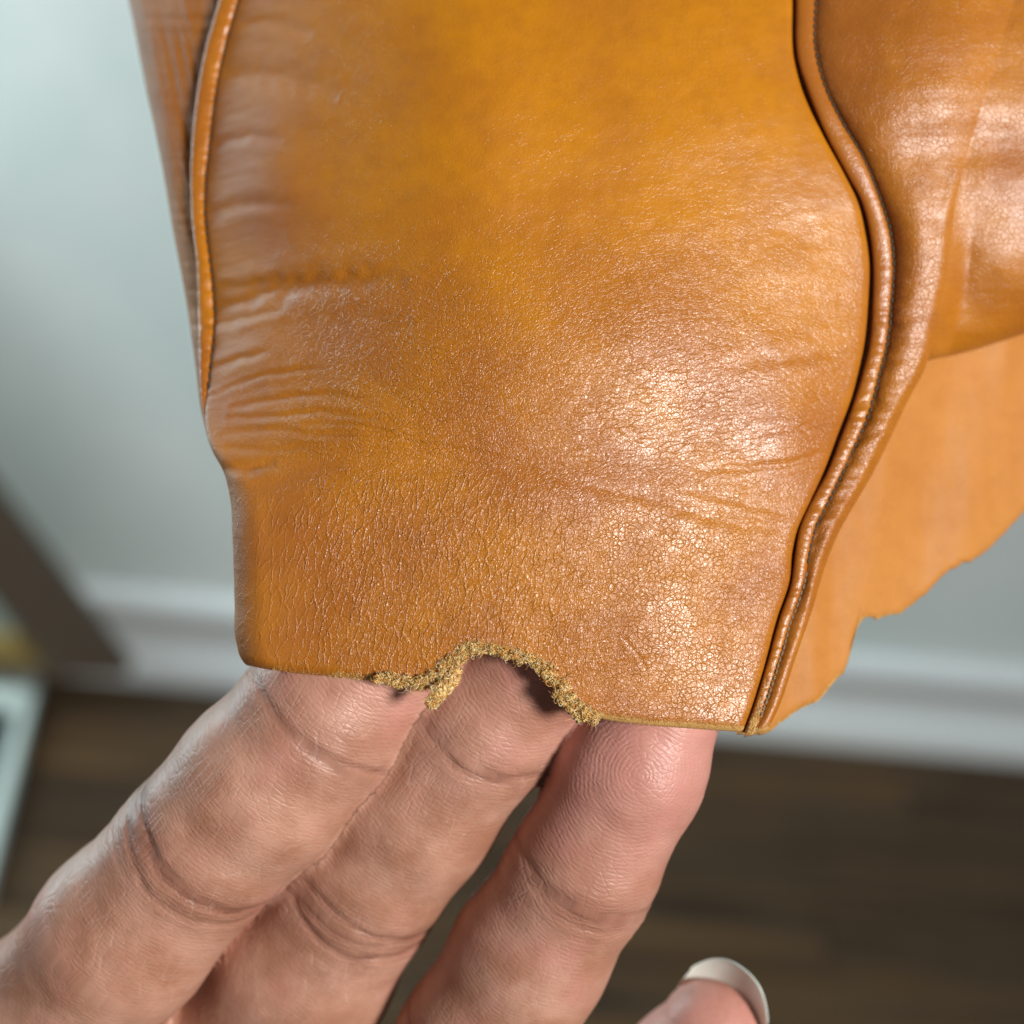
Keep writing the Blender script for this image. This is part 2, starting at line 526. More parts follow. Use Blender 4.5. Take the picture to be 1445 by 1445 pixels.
def h_main(x, y):
    """height of the front panel towards the viewer, mm (0 = nominal)"""
    X = (x - 730) * PXMM
    aL = .0115 * (1 - sst(y, 420, 760)) + .0040
    aR = C([(-200, .004), (200, .005), (450, .008), (700, .0095), (900, .0085), (1040, .006)])(y)
    h = -np.where(X < 0, aL * X * X, aR * X * X)
    # broad folds
    h += 1.5 * np.exp(-(((x - 640) / 150) ** 2 + ((y - 130) / 150) ** 2))
    h += .8 * np.exp(-(((x - 860) / 230) ** 2 + ((y - 470) / 90) ** 2)) + .5 * np.exp(-(((x - 960) / 150) ** 2 + ((y - 150) / 90) ** 2))
    h += 0.9 * np.exp(-(((x - 380) / 60) ** 2 + ((y - 230) / 90) ** 2))
    h += 0.7 * np.exp(-(((x - 365) / 60) ** 2 + ((y - 495) / 45) ** 2))
    h += 0.9 * np.exp(-(((x - 1110) / 60) ** 2 + ((y - 600) / 80) ** 2))
    h += 0.7 * np.exp(-(((x - 950) / 80) ** 2 + ((y - 870) / 90) ** 2))
    h += -0.6 * np.exp(-(((x - 700) / 240) ** 2 + ((y - 655) / 35) ** 2))
    h += .30 * fbm(x / 170, y / 120, 2, 4)
    h += .05 * fbm(x / 30, y / 22, 3, 9)
    for pts, sg, dp in CREASES:
        wob = noise(x / 25, y / 25, 5) * sg * .7
        d, t = pdist(x + wob, y + wob, pts)
        fade = np.sin(np.clip(t * .9 + .1, 0, 1) * math.pi) ** .5
        h += -dp * np.exp(-(d / sg) ** 2) * fade + dp * .45 * np.exp(-((d - sg * 2.0) / sg / 1.2) ** 2) * fade
    # puckers along the left stitching
    d = x - PR(y)
    m = np.exp(-np.clip(d, 0, 400) / 26) * (1 - sst(y, 560, 640))
    h += .11 * m * (noise(y / 9 + x / 30, x / 60, 2) * 1.6 + .4 * noise(y / 4.5, x / 30, 6))
    # right edge small gathers
    d = GL(y) - x
    h += .10 * np.exp(-np.clip(d, 0, 300) / 18) * noise(y / 8, x / 50, 3) * sst(y, 330, 500)
    return h


def D_main(x, y):
    return DV(y) - h_main(x, y)


def ends(n, total, fine=(.25, .5, .8, 1.2, 1.8, 2.6, 3.6, 5, 6.6, 8.5, 10.5, 13), a=True, b=True):
    """parameter 0..1 with a dense ladder of points at the ends"""
    f = np.array(fine) / total
    lo = f if a else np.array([]); hi = 1 - f[::-1] if b else np.array([])
    s0 = f[-1] if a else 0; s1 = 1 - f[-1] if b else 1
    mid = np.linspace(s0, s1, n)
    return np.unique(np.concatenate([[0], lo[:-1], mid, hi[1:] if b else [], [1]]))


def sheet(name, L, R, ytop, ybot, hD, nx, ny, parent, rollL=1.0, rollR=1.0, rollB=1.0, thick=1.2,
          attr=None, mat=None, ysm=None, wpx=700, blend=200):
    """a piece of hide: front surface rolled at its edges, plus a back surface"""
    u = ends(nx, wpx, a=callable(rollL) or rollL > 0, b=callable(rollR) or rollR > 0); v = ends(ny, 1100, a=False)
    U, Vv = np.meshgrid(u, v, indexing='xy')
    xg = L(960) + (R(960) - L(960)) * U if callable(L) else 0
    y = ytop + Vv * (900 - ytop)
    for _ in range(12):
        x = L(y) + (R(y) - L(y)) * U
        xb = x[-1:, :]
        yb = np.broadcast_to(ybot(xb), y.shape); ys = np.broadcast_to((ysm or ybot)(xb), y.shape)
        wv = np.clip((Vv * 1100 - (1100 - blend)) / blend, 0, 1) ** 2
        yn = ytop + Vv * (ys - ytop) + (yb - ys) * wv
        y = y * .3 + yn * .7
    x = L(y) + (R(y) - L(y)) * U
    D = hD(x, y)
    mm = D * F
    dl = (x - L(y)) * mm; dr = (R(y) - x) * mm
    sb = ybot(x + 2) - ybot(x - 2)
    db = (ybot(x) - y) * mm / np.sqrt(1 + np.clip(sb / 4, -1.6, 1.6) ** 2)
    rb = rollB(x) if callable(rollB) else rollB
    drop = np.zeros_like(x)
    rl = rollL(y) if callable(rollL) else rollL
    rr = rollR(y) if callable(rollR) else rollR
    drop = drop + (roll(dl, np.maximum(rl, 1e-3)) if np.any(np.asarray(rl) > 0) else 0)
    drop = drop + (roll(dr, np.maximum(rr, 1e-3)) if np.any(np.asarray(rr) > 0) else 0)
    drop = drop + (roll(db, np.maximum(rb, 1e-3)) if np.any(np.asarray(rb) > 0) else 0)
    Df = D + drop
    front = P(x, y, Df)
    back = P(x, y, np.maximum(D + thick + 1.2, Df + .05))
    n, m = x.shape
    V = np.concatenate([front.reshape(-1, 3), back.reshape(-1, 3)])
    f = grid_faces(n, m, flip=True); fb = grid_faces(n, m) + n * m
    idx = np.arange(n * m).reshape(n, m)
    border = np.concatenate([idx[0, :-1], idx[:-1, -1], idx[-1, :0:-1], idx[:0:-1, 0]])
    b2 = np.roll(border, -1)
    side = np.stack([border, b2, b2 + n * m, border + n * m], -1)
    Fc = np.concatenate([f, fb, side])
    at = attr(x, y, db / PXMM) if attr else {}
    gx = (x - 722.5) * PXMM; gy = -(y - 722.5) * PXMM
    at.setdefault('gamp', np.ones_like(x)); at.setdefault('gdir', np.zeros_like(x))
    at.setdefault('ghor', np.zeros_like(x)); at.setdefault('refl_tint', np.zeros_like(x)); at.setdefault('wear', np.zeros_like(x))
    at['grain'] = np.stack([gx, gy, np.zeros_like(gx)], -1)
    A = {}
    for k, a in at.items():
        a = a.reshape(n * m, -1) if a.ndim == 3 else a.ravel()
        A[k] = np.concatenate([a, a])
    return mesh(name, V, Fc, mat or LEATHER, parent, attrs=A)


jk = empty('leather_jacket', tuple(P(720, 400, 150)))
tag(jk, 'tan orange leather jacket with a ragged hole torn in its front hem', 'jacket')


def at_main(x, y, db):
    g = .30 + .75 * sst(y, 250, 520)
    g = g * (.40 + .60 * sst(x, 330, 520))
    g = np.where(y > 640, np.maximum(g, .45 + .55 * sst(x, 360, 560)), g)
    g = g * (.65 + .35 * (1 - sst(x, 1010, 1120)))
    # stretched smoother hide above
    d = sst(y, 630, 700) * (1 - sst(x, 760, 900))
    hz = sst(x, 600, 850) * sst(y, 330, 480) * (1 - sst(y, 640, 760)) * .85
    wbase = np.exp(-np.clip(db, 0, None) / 7.0)
    wl = wbase * (.55 + .45 * sst(x, 420, 560)) * .9
    wl = np.where(x > 846, np.exp(-(np.clip(db, 0, None) / 13.0) ** 2) * .85, wl)
    wl = np.where(x < 400, wbase * .55, wl)
    return {'gamp': g, 'gdir': d, 'ghor': hz, 'wear': wl, 'refl_tint': (1 - sst(y, 200, 600)) * sst(x, 380, 560), 'dull': 1 - sst(x, 330, 480)}  # upper-middle tone stands in for how the hide reflects there


LM = lambda y: PR(y) + (LS(y) - PR(y)) * sst(y, 530, 625)
YBr = lambda x: YB(x) + 3.5 * noise(x / 7, x * 0 + .3, 8) * np.exp(-((x - 700) / 130) ** 4)
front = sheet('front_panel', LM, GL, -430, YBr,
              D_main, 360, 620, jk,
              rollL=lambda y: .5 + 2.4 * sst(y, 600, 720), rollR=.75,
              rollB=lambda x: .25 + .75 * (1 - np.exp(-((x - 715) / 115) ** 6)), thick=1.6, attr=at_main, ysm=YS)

# side panel left of the piping
YBL = lambda x: np.full_like(np.asarray(x, float), 622)


def D_side(x, y):
    base = D_main(PR(y), y)
    d = (PR(y) - x) * PXMM
    h = -.42 * d - .05 * d * d - .8
    m = sst(x - LS(y), 0, 30)
    h += m * (.42 * noise((x - .24 * y) / 15, y / 170 + x / 90, 3) + .16 * noise((x - .24 * y) / 9, y / 70 + x / 50, 8) + .05 * fbm(x / 12, y / 18, 3, 1))
    return base - h


sheet('side_panel', lambda y: np.minimum(LS(y), PR(y) - 3), lambda y: PR(y) + 3, -430, YBL, D_side, 60, 400, jk,
      rollL=2.2, rollR=0, rollB=0, thick=1.0, attr=lambda x, y, db: {'gamp': .6 + 0 * x}, wpx=110, mat=WORN)


def strip(name, A, B, y0, y1, Dfun, hgt, parent, n=700, k=15, mod=None, gamp=.5, wearf=None, power=.5):
    """a raised piping strip between curves A and B"""
    y = np.linspace(y0, y1, n)[:, None]
    t = np.linspace(0, 1, k)[None, :]
    a, b = A(y), B(y)
    x = a + (b - a) * (.5 - .5 * np.cos(t * math.pi))
    prof = np.sin(t * math.pi) ** power
    hh = hgt(y) * prof
    if mod is not None: hh = hh + mod(x, y) * prof
    x0 = np.broadcast_to((a + b) / 2, x.shape)
    y_ = np.broadcast_to(y, x.shape)
    D = Dfun(x0, y_) - hh
    V = P(x, y_, D)
    Vb = P(x, y_, Dfun(x0, y_) + .9)
    V = np.concatenate([V.reshape(-1, 3), Vb.reshape(-1, 3)])
    Fc = np.concatenate([grid_faces(n, k, flip=True), grid_faces(n, k) + n * k])
    idx = np.arange(n * k).reshape(n, k)
    border = np.concatenate([idx[0, :-1], idx[:-1, -1], idx[-1, :0:-1], idx[:0:-1, 0]])
    b2 = np.roll(border, -1)
    Fc = np.concatenate([Fc, np.stack([border, b2, b2 + n * k, border + n * k], -1)])
    g = np.stack([(x - 722) * PXMM, -(y_ - 722) * PXMM, 0 * x], -1).reshape(-1, 3)
    ga = np.full(n * k, gamp)
    we = (wearf(x, y_) if wearf else 0 * x).ravel()
    A_ = {'gamp': ga, 'gdir': ga * 0, 'ghor': ga * 0, 'wear': we, 'grain': g}
    return mesh(name, V, Fc, LEATHER, parent, attrs={q: np.concatenate([v_, v_]) for q, v_ in A_.items()})


pip = strip('piping', PL, lambda y: np.maximum(LM(y), PL(y) + 1), -430, 618, lambda x, y: D_main(PR(y), y) + .55 + .5 * sst(y, 540, 615),
            lambda y: .72 * (1 - .9 * sst(y, 470, 612)), jk, power=.42,
            mod=lambda x, y: .10 * noise(y / 22, x / 20, 4) + .05 * noise(y / 7, x / 9, 2), gamp=.35)


# ---- right side: recessed seam floor, welt, right panel
def D_right(x, y):
    base = D_main(GL(y), y)
    d = (x - ST(y)) * PXMM
    # how the panel leaves the seam
    k = C([(-200, .02), (150, .03), (350, .10), (520, .34), (700, .62), (850, .55), (1040, .55)])(y)
    bulge = C([(-200, 2.2), (150, 2.3), (350, 1.8), (480, 1.5), (620, .95), (760, .5), (900, .15), (1040, .1)])(y)
    wdt = np.maximum(ED(y) - ST(y), 6) * PXMM
    q = np.clip(d / wdt, 0, 1.6)
    near = 1 - np.exp(-np.clip(d, 0, None) / .9)
    h = near * .9 + bulge * np.sin(np.clip(q, 0, 1) * math.pi * .9) * .9 - k * np.clip(d, 0, None)
    # upper part wanders off to the right
    far = np.clip(d, 0, None)
    h += -.020 * far * sst(y, -100, 300) - .006 * far ** 1.5
    h += .9 * np.exp(-(((x - 1340) / 90) ** 2 + ((y - 90) / 110) ** 2))
    h += -.9 * np.exp(-(((x - 1400 + (y - 200) * .6) / 150) ** 2 + ((y - 205) / 42) ** 2))
    h += -.8 * np.exp(-(((x - 1300) / 50) ** 2 + ((y - 230) / 60) ** 2))
    m = sst(d, .1, 1.2)
    h += m * (.16 * fbm(x / 60, y / 46, 3, 2) )
    # gathers along stitching
    g = np.exp(-np.clip(d, 0, 40) / 2.0) * sst(d, -.2, .5)
    h += g * (.55 * noise(y / 13, x / 40 + .4, 7) * sst(y, 330, 470) * (1 - .75 * sst(y, 760, 860)) + .12 * noise(y / 9, x / 30, 1))
    # groove floor left of the stitch line
    h = np.where(d < 0, -.9 * sst(-d, .0, .9) - .5 * sst(-d, 1.0, 2.0), h)
    # fold edge: the hide beyond ED lies further back
    e = (x - ED(y)) * PXMM
    stp = sst(y, 250, 520)
    h += -stp * 3.2 * sst(e, -.1, 2.2)
    ridge = np.exp(-((e + .5) / .8) ** 2) * sst(y, 200, 300) * .4
    h += ridge
    return base + 1.15 - h


def at_right(x, y, db):
    w_ = np.exp(-np.clip(db, 0, None) / 10) * sst(y, 930, 1000)
    return {'gamp': .55 + .2 * sst(y, 330, 430) - .3 * sst(y, 760, 850), 'wear': w_, 'dull': .35 + 0 * x}


YBR = C([(1000, 1034), (1048, 1036), (1070, 1033), (1090, 1028), (1120, 1018), (1600, 900)])
sheet('right_panel', lambda y: GL(y) - 8, ED, -430, YBR, D_right, 130, 560, jk,
      rollL=0, rollR=lambda y: .02 + 1.4 * sst(y, 430, 560) - 1.0 * sst(y, 780, 900), rollB=.7, thick=1.0, attr=at_right, wpx=110)

YBU = C([(1200, 520), (1290, 514), (1313, 508), (1360, 498), (1400, 486), (1445, 471), (1500, 452), (1620, 420), (1760, 380)])


def D_upper(x, y):
    D = D_right(x, y) + .02
    yb = YBU(x)
    dd = (yb - y) * PXMM
    return D + roll(dd, 5.0) * .8 - 1.3 * np.exp(-(((x - 1425) / 60) ** 2 + ((y - 375) / 55) ** 2)) * sst(x, 1330, 1380)


sheet('upper_panel', lambda y: np.minimum(ED(y) - 6, 1345) + 0 * y, lambda y: 1740 + 0 * y, -430, YBU, D_upper, 120, 250, jk,
      rollL=0, rollR=0, rollB=1.2, thick=1.2, attr=lambda x, y, db: {'gamp': .5 + 0 * x, 'dull': .45 + 0 * x}, wpx=400)


def welt_wear(x, y):
    return sst(y, 955, 1030) * .75


welt = strip('welt', lambda y: GR(y) - 3.5, lambda y: ST(y) + .5, -430, 1034, lambda x, y: D_main(GL(y), y) + 1.35,
             lambda y: .95 * (1 - .30 * sst(y, 800, 1000)), jk, k=15, n=1100,
             mod=lambda x, y: (.16 * noise(y / 10, x / 30, 4) + .07 * noise(y / 5, x / 12, 2)) * sst(y, 330, 430) + .05 * noise(y / 30, x / 30, 9),
             gamp=.35, wearf=welt_wear)

# far flap (lower right, out of focus)
YBF = C([(1050, 1040), (1086, 1031), (1120, 1006), (1165, 978), (1184, 955), (1198, 934), (1203, 905), (1211, 884), (1240, 872), (1276, 861), (1300, 842), (1330, 813), (1350, 800), (1384, 784), (1415, 755), (1445, 722), (1490, 690), (1560, 660), (1760, 640)])


def D_flap(x, y):
    X = np.clip(x - 1090, 0, None) * .085
    D = 151 + .60 * X + .8 * np.sin((x + y * .12) / 24 + 1.5 * noise(x / 60, y / 300, 4)) * sst(x, 1130, 1260) 
    D = D + .5 * fbm(x / 60, y / 220, 3, 7) - 1.0 * np.exp(-((x - 1150) / 22) ** 2) 
    D = D + 1.0 * np.exp(-((x - 1400) / 40) ** 2)
    return D


FL = lambda y: C([(300, 1230), (500, 1225), (700, 1150), (800, 1110), (900, 1085), (1000, 1060), (1040, 1050)])(y)
sheet('back_flap', FL, lambda y: 1740 + 0 * y, 330, lambda x: YBF(x) + 5 * noise(x / 13, x * 0 + .7, 5) + 2 * noise(x / 5, x * 0 + .2, 6), D_flap, 200, 180, jk, rollL=0, rollR=0, rollB=.9, thick=1.2,
      attr=lambda x, y, db: {'gamp': .3 + 0 * x, 'wear': np.exp(-np.clip(db, 0, None) / 9) * .8 * (1 - sst(x, 1260, 1340))}, wpx=600, blend=260, mat=MATTE)

# ---- stitches
def capsule_mesh(name, L, r, seg=6, rings=7):
    V = []; Fc = []
    for i in range(rings):
        t = i / (rings - 1); z = (t - .5) * L
        rr = r * math.sin(math.pi * (.12 + .76 * t)) ** .5
        for j in range(seg):
            a = 2 * math.pi * j / seg
            V.append((rr * math.cos(a), z, rr * math.sin(a)))
    for i in range(rings - 1):
        for j in range(seg):
            a = i * seg + j; b = i * seg + (j + 1) % seg
            Fc.append((a, a + seg, b + seg, b))
    Fc.append(tuple(range(seg))); Fc.append(tuple((rings - 1) * seg + j for j in reversed(range(seg))))
    me = bpy.data.meshes.new(name); me.from_pydata([tuple(c * .001 for c in v) for v in V], [], Fc); me.update()
    for p in me.polygons: p.use_smooth = True
    return me


def stitches(curve, y0, y1, pitch, Dfun, me, parent, off=0.0, tilt=0.0, jitter=.6):
    y = y0; px = []
    while y < y1:
        x = float(curve(np.array(y)))
        dx = float(curve(np.array(y + 1)) - curve(np.array(y - 1))) / 2
        px.append((x, y)); y += pitch / math.sqrt(1 + dx * dx)
    par = parent
    pinv = None
    for (x, y), (x2, y2) in zip(px[:-1], px[1:]):
        x += off + random.uniform(-jitter, jitter); x2 += off + random.uniform(-jitter, jitter)
        a = P(x - tilt, y, float(Dfun(np.array(x), np.array(y)))); b = P(x2 + tilt, y2, float(Dfun(np.array(x2), np.array(y2))))
        c = (a + b) / 2; d = Vector(b - a)
        o = bpy.data.objects.new('stitch', me); COL.objects.link(o)
        o.parent = par
        if pinv is None: pinv = (par.parent.matrix_basis @ par.matrix_parent_inverse @ par.matrix_basis).inverted()
        o.matrix_parent_inverse = pinv
        o.matrix_basis = Matrix.Translation(Vector(c)) @ d.to_track_quat('Y', 'Z').to_matrix().to_4x4()


me_r = capsule_mesh('stitch', .68, .15); me_r.materials.append(THREAD)
me_r2 = capsule_mesh('stitch', .55, .13); me_r2.materials.append(THREAD2)
me_l = capsule_mesh('stitch', .85, .13); me_l.materials.append(THREAD)
stitches(ST, -10, 800, 10.5, lambda x, y: D_right(x, y) - .38, me_r, welt, off=.8)
stitches(ST, 806, 1015, 9.0, lambda x, y: D_right(x, y) - .30, me_r2, welt, off=.8)
stitches(PR, -10, 560, 13.5, lambda x, y: D_main(x, y) + .12, me_l, pip, off=1.0, tilt=1.8, jitter=.8)

# ---- torn rim and fibres
RIM = [(528, 955), (545, 958), (562, 961), (578, 963), (594, 965), (607, 960), (619, 950), (632, 937), (645, 927), (657, 916), (668, 911), (683, 915),
       (700, 914), (718, 922), (736, 925), (752, 931), (768, 941), (780, 953), (790, 968), (798, 984), (808, 997), (820, 1007), (834, 1011), (846, 1012)]
RIMW = [4, 6, 10, 7, 11, 8, 13, 10, 13, 9, 14, 9, 11, 8, 11, 7, 10, 14, 11, 16, 12, 15, 10, 6]
RIM = np.array(RIM, float); RIMW = np.array(RIMW, float)
TUFT = np.array([(646, 940), (640, 955), (632, 966), (622, 975), (614, 986), (604, 997)], float)
TUFTW = np.array([8, 11, 12, 12, 10, 6], float)
PAL = np.array([(.92, .70, .30), (.86, .58, .20), (.95, .82, .48), (.80, .40, .10), (.62, .27, .05), (.66, .50, .22), (.97, .88, .62)])
PW = np.array([.26, .20, .14, .18, .10, .06, .06])


def lumpy(path, wid, D0, seed, n=420, k=26, flat=.62, D1=None):
    t = np.linspace(0, len(path) - 1, n)
    cx = np.interp(t, range(len(path)), path[:, 0]); cy = np.interp(t, range(len(path)), path[:, 1]); ww = np.interp(t, range(len(path)), wid)
    for _ in range(8):
        cx[1:-1] = (cx[:-2] + cx[2:]) / 2; cy[1:-1] = (cy[:-2] + cy[2:]) / 2
    tx = np.gradient(cx); ty = np.gradient(cy); L = np.hypot(tx, ty); nx_, ny_ = -ty / L, tx / L
    a = np.linspace(0, 2 * math.pi, k, endpoint=False)
    A, T = np.meshgrid(a, np.arange(n), indexing='xy')
    s = np.cumsum(L)[:, None]
    # periodic noise in angle via circle coordinates
    ca, sa = np.cos(A), np.sin(A)
    nz = 1 + .55 * fbm(s / 9 + ca * 1.1, sa * 1.4 + s / 40, 3, seed) + .70 * fbm(s / 2.6 + ca * 2.4, sa * 2.8, 3, seed + 5)
    capf = np.minimum(1, np.minimum(np.arange(n), n - 1 - np.arange(n)) / 12.0)[:, None] ** .5
    r = ww[:, None] * nz * capf * .78
    x = cx[:, None] + nx_[:, None] * r * ca; y = cy[:, None] + ny_[:, None] * r * ca
    Dc = np.full(n, D0) if D1 is None else np.linspace(D0, D1, n)
    D = Dc[:, None] - r * sa * PXMM * flat
    V = P(x, y, D).reshape(-1, 3)
    i = np.arange(n - 1)[:, None] * k + np.arange(k)[None, :]
    j = np.arange(n - 1)[:, None] * k + (np.arange(k)[None, :] + 1) % k
    Fc = np.stack([i, i + k, j + k, j], -1).reshape(-1, 4)
    cn = fbm(s / 6 + ca, sa + s / 50, 4, seed + 9) + .15
    cn2 = fbm(s / 14 + ca * .5, sa * .6, 3, seed + 14)
    c = PAL[1] + (PAL[2] - PAL[1]) * sst(cn, -.3, .7)[..., None]
    c = c + (PAL[3] - c) * (sst(cn2, .05, .45) * .8)[..., None]
    return V, Fc, c.reshape(-1, 3), (cx, cy, ww, nx_, ny_, Dc)


V1, F1, c1_, pr = lumpy(RIM, RIMW, 140.6, 1, 520, flat=.45)
V2, F2, c2_, pt = lumpy(TUFT, TUFTW, 140.6, 4, 130, flat=.9, D1=139.2)
mesh('torn_edge', V1, F1, TORN, jk, attrs={'fcol': c1_})
mesh('hanging_tuft', V2, F2, TORN, jk, attrs={'fcol': c2_})


def fibres(n, sampler, length, rad, curl, seed):
    rg = np.random.default_rng(seed); K = 7
    x, y, D, dx, dy, dz = sampler(n, rg)
    L = rg.uniform(*length, n) * rg.uniform(.5, 1, n)
    d = np.stack([dx, dy, dz], -1) + rg.normal(0, .75, (n, 3)); d /= np.linalg.norm(d, axis=1)[:, None]
    p = np.stack([x, y, D / PXMM], -1)
    pts = [p]
    cr = rg.normal(0, curl, (n, 3))
    for i in range(K - 1):
        d = d + np.cross(d, cr) * .5 + rg.normal(0, .28, (n, 3)); d /= np.linalg.norm(d, axis=1)[:, None]
        p = p + d * (L / (K - 1))[:, None]; pts.append(p)
    pts = np.stack(pts, 1)                       # n,K,3 in px units
    r = rg.uniform(*rad, n)[:, None] * np.linspace(1, .35, K)[None, :]
    Vs = []
    e1 = rg.normal(size=(n, 1, 3)); e1 /= np.linalg.norm(e1, axis=2, keepdims=True)
    tg = np.gradient(pts, axis=1); tg /= np.linalg.norm(tg, axis=2, keepdims=True) + 1e-9
    a = np.cross(tg, e1); a /= np.linalg.norm(a, axis=2, keepdims=True) + 1e-9; b = np.cross(tg, a)
    for j in range(3):
        th = 2 * math.pi * j / 3
        Vs.append(pts + (a * math.cos(th) + b * math.sin(th)) * r[..., None])
    Vs = np.stack(Vs, 2)                         # n,K,3,3
    W = P(Vs[..., 0], Vs[..., 1], Vs[..., 2] * PXMM).reshape(-1, 3)
    base = (np.arange(n)[:, None, None] * K + np.arange(K - 1)[None, :, None]) * 3 + np.arange(3)[None, None, :]
    nxt = (np.arange(n)[:, None, None] * K + np.arange(K - 1)[None, :, None]) * 3 + (np.arange(3)[None, None, :] + 1) % 3
    Fc = np.stack([base, base + 3, nxt + 3, nxt], -1).reshape(-1, 4)
    ci = rg.choice(len(PAL), n, p=PW / PW.sum())
    c = PAL[ci] * rg.uniform(.75, 1.15, (n, 1))
    return W, Fc, np.repeat(c, K * 3, axis=0)


def samp(prof, outward=.4, spread=1.0, zf=.5):
    cx, cy, ww, nx_, ny_, Dc = prof

    def f(n, rg):
        i = rg.integers(4, len(cx) - 4, n)
        o = rg.uniform(-1, 1, n) * spread
        x = cx[i] + nx_[i] * o * ww[i] * .7; y = cy[i] + ny_[i] * o * ww[i] * .7
        D = Dc[i] - ww[i] * PXMM * zf * np.sqrt(np.clip(1 - o * o, 0, 1)) + rg.uniform(-.1, .25, n)
        return x, y, D, nx_[i] * o * outward * 1.6, ny_[i] * o * outward * 1.6 + .15, -rg.uniform(-.3, .5, n)
    return f


def join(parts):
    V = []; Fc = []; Cc = []; o = 0
    for a, b, c in parts:
        V.append(a); Fc.append(b + o); Cc.append(c); o += len(a)
    return np.concatenate(V), np.concatenate(Fc), np.concatenate(Cc)


def clump_samp(prof, nc, zf=.6, reach=1.0, seed=5):
    cx, cy, ww, nx_, ny_, Dc = prof
    rc = np.random.default_rng(seed)
    ci = rc.integers(4, len(cx) - 4, nc); co = rc.uniform(-1.05, 1.15, nc)
    cdx = nx_[ci] * co * 1.4 + rc.normal(0, .9, nc); cdy = ny_[ci] * co * 1.4 + rc.normal(0, .9, nc) + .2
    cz = -rc.uniform(-.2, 1.0, nc)

    def f(n, rg):
        k = rg.integers(0, nc, n); i = ci[k]; o = co[k] * .75
        sp = rg.normal(0, 1.9, (n, 3))
        x = cx[i] + nx_[i] * o * ww[i] + sp[:, 0]; y = cy[i] + ny_[i] * o * ww[i] + sp[:, 1]
        D = Dc[i] - ww[i] * PXMM * zf * np.sqrt(np.clip(1 - o * o, 0, 1)) + sp[:, 2] * .04
        return x, y, D, cdx[k] * 2 * reach, cdy[k] * 2 * reach, cz[k]
    return f


V3, F3, C3 = join([fibres(5200, clump_samp(pr, 200, seed=5), (7, 21), (.35, .85), 2.4, 31),
                   fibres(900, clump_samp(pt, 40, seed=6), (7, 19), (.35, .85), 2.4, 32),fibres(1500, samp(pr, .5), (5, 13), (.3, .7), 2.6, 1),
                   fibres(500, samp(pr, 1.2, 1.1), (12, 28), (.22, .45), 1.0, 2),
                   fibres(1100, samp(pt, .5), (6, 16), (.5, 1.05), 1.6, 3),
                   fibres(90, samp(pt, 1.0, 1.1), (9, 18), (.25, .5), .9, 4)])
fb = mesh('torn_fibres', V3, F3, TORN, jk, attrs={'fcol': C3}); fb['kind'] = 'stuff'


def flakes(n, prof, seed):
    rg = np.random.default_rng(seed); cx, cy, ww, nx_, ny_, Dc = prof
    sgn = -1.0 if ny_[len(ny_) // 2] > 0 else 1.0
    V = []; Fc = []
    for q in range(n):
        i = rg.integers(6, len(cx) - 6); o = sgn * rg.uniform(.35, 1.15)
        x = cx[i] + nx_[i] * o * ww[i] * .8; y = cy[i] + ny_[i] * o * ww[i] * .8
        L = rg.uniform(3, 8); W = rg.uniform(2, 5); th = math.atan2(-ny_[i] * sgn, -nx_[i] * sgn) + rg.normal(0, .7)
        lift = rg.uniform(.05, .5); b = len(V)
        for a in range(4):
            t = a / 3
            for k in (-1, 0, 1):
                wv = W * (1 - .55 * t) * k * .5 + rg.normal(0, .35)
                px_ = x + math.cos(th) * L * t - math.sin(th) * wv; py_ = y + math.sin(th) * L * t + math.cos(th) * wv
                V.append((px_, py_, Dc[i] - .30 - lift * t * t + .05 * k * k))
        for a in range(3):
            for k in range(2):
                v = b + a * 3 + k; Fc.append((v, v + 1, v + 4, v + 3))
    V = np.array(V); W_ = P(V[:, 0], V[:, 1], V[:, 2]); W2 = P(V[:, 0], V[:, 1], V[:, 2] + .07)
    Fc = np.array(Fc); Fall = np.concatenate([Fc, Fc[:, ::-1] + len(V)])
    g = np.stack([V[:, 0] * PXMM, V[:, 1] * PXMM, 0 * V[:, 0]], -1)
    o = mesh('finish_flakes', np.concatenate([W_, W2]), Fall, LEATHER, jk, attrs={'grain': np.concatenate([g, g]), 'wear': np.full(2 * len(V), .25), 'gamp': np.full(2 * len(V), .5)})
    o['kind'] = 'stuff'


flakes(170, pr, 3)


def hem_samp(xa, xb, depth, D0=139.9):
    def f(n, rg):
        x = rg.uniform(xa, xb, n); o = rg.uniform(0, 1, n) ** 1.8 * depth
        y = YB(x) - o - .5
        D = D_main(x, y) + roll(o * PXMM, 1.0) + .03
        return x, y, D, rg.normal(0, .5, n), .45 + 0 * x, -.2 + 0 * x
    return f


V4, F4, C4 = join([fibres(900, hem_samp(470, 560, 9), (2.5, 7), (.25, .5), 1.5, 11),
                   fibres(700, hem_samp(385, 480, 7), (2, 4.5), (.2, .4), 1.5, 12),
                   fibres(600, hem_samp(850, 1045, 12), (1.5, 3.6), (.2, .4), 1.5, 13)])
hf = mesh('hem_fuzz', V4, F4, TORN, jk, attrs={'fcol': C4}); hf['kind'] = 'stuff'


def tip_samp(n, rg):
    y = 1034 - 80 * rg.uniform(0, 1, n) ** 2.2; x = GR(y) + 1 + 12 * rg.uniform(0, 1, n) ** 1.8
    D = D_main(GL(y), y) + .35
    return x, y, D, rg.normal(0, .5, n), .3 + 0 * x, -.1 + 0 * x


V5, F5, C5 = fibres(420, tip_samp, (2, 5.5), (.25, .5), 1.5, 21)
hf2 = mesh('seam_end_fuzz', V5, F5, TORN, jk, attrs={'fcol': C5}); hf2['kind'] = 'stuff'

# ------------------------------------------------------------------ the hand
def PL3(px, py, D):
    return np.array([(px - 722.5) * F * D, -(py - 722.5) * F * D, -D])


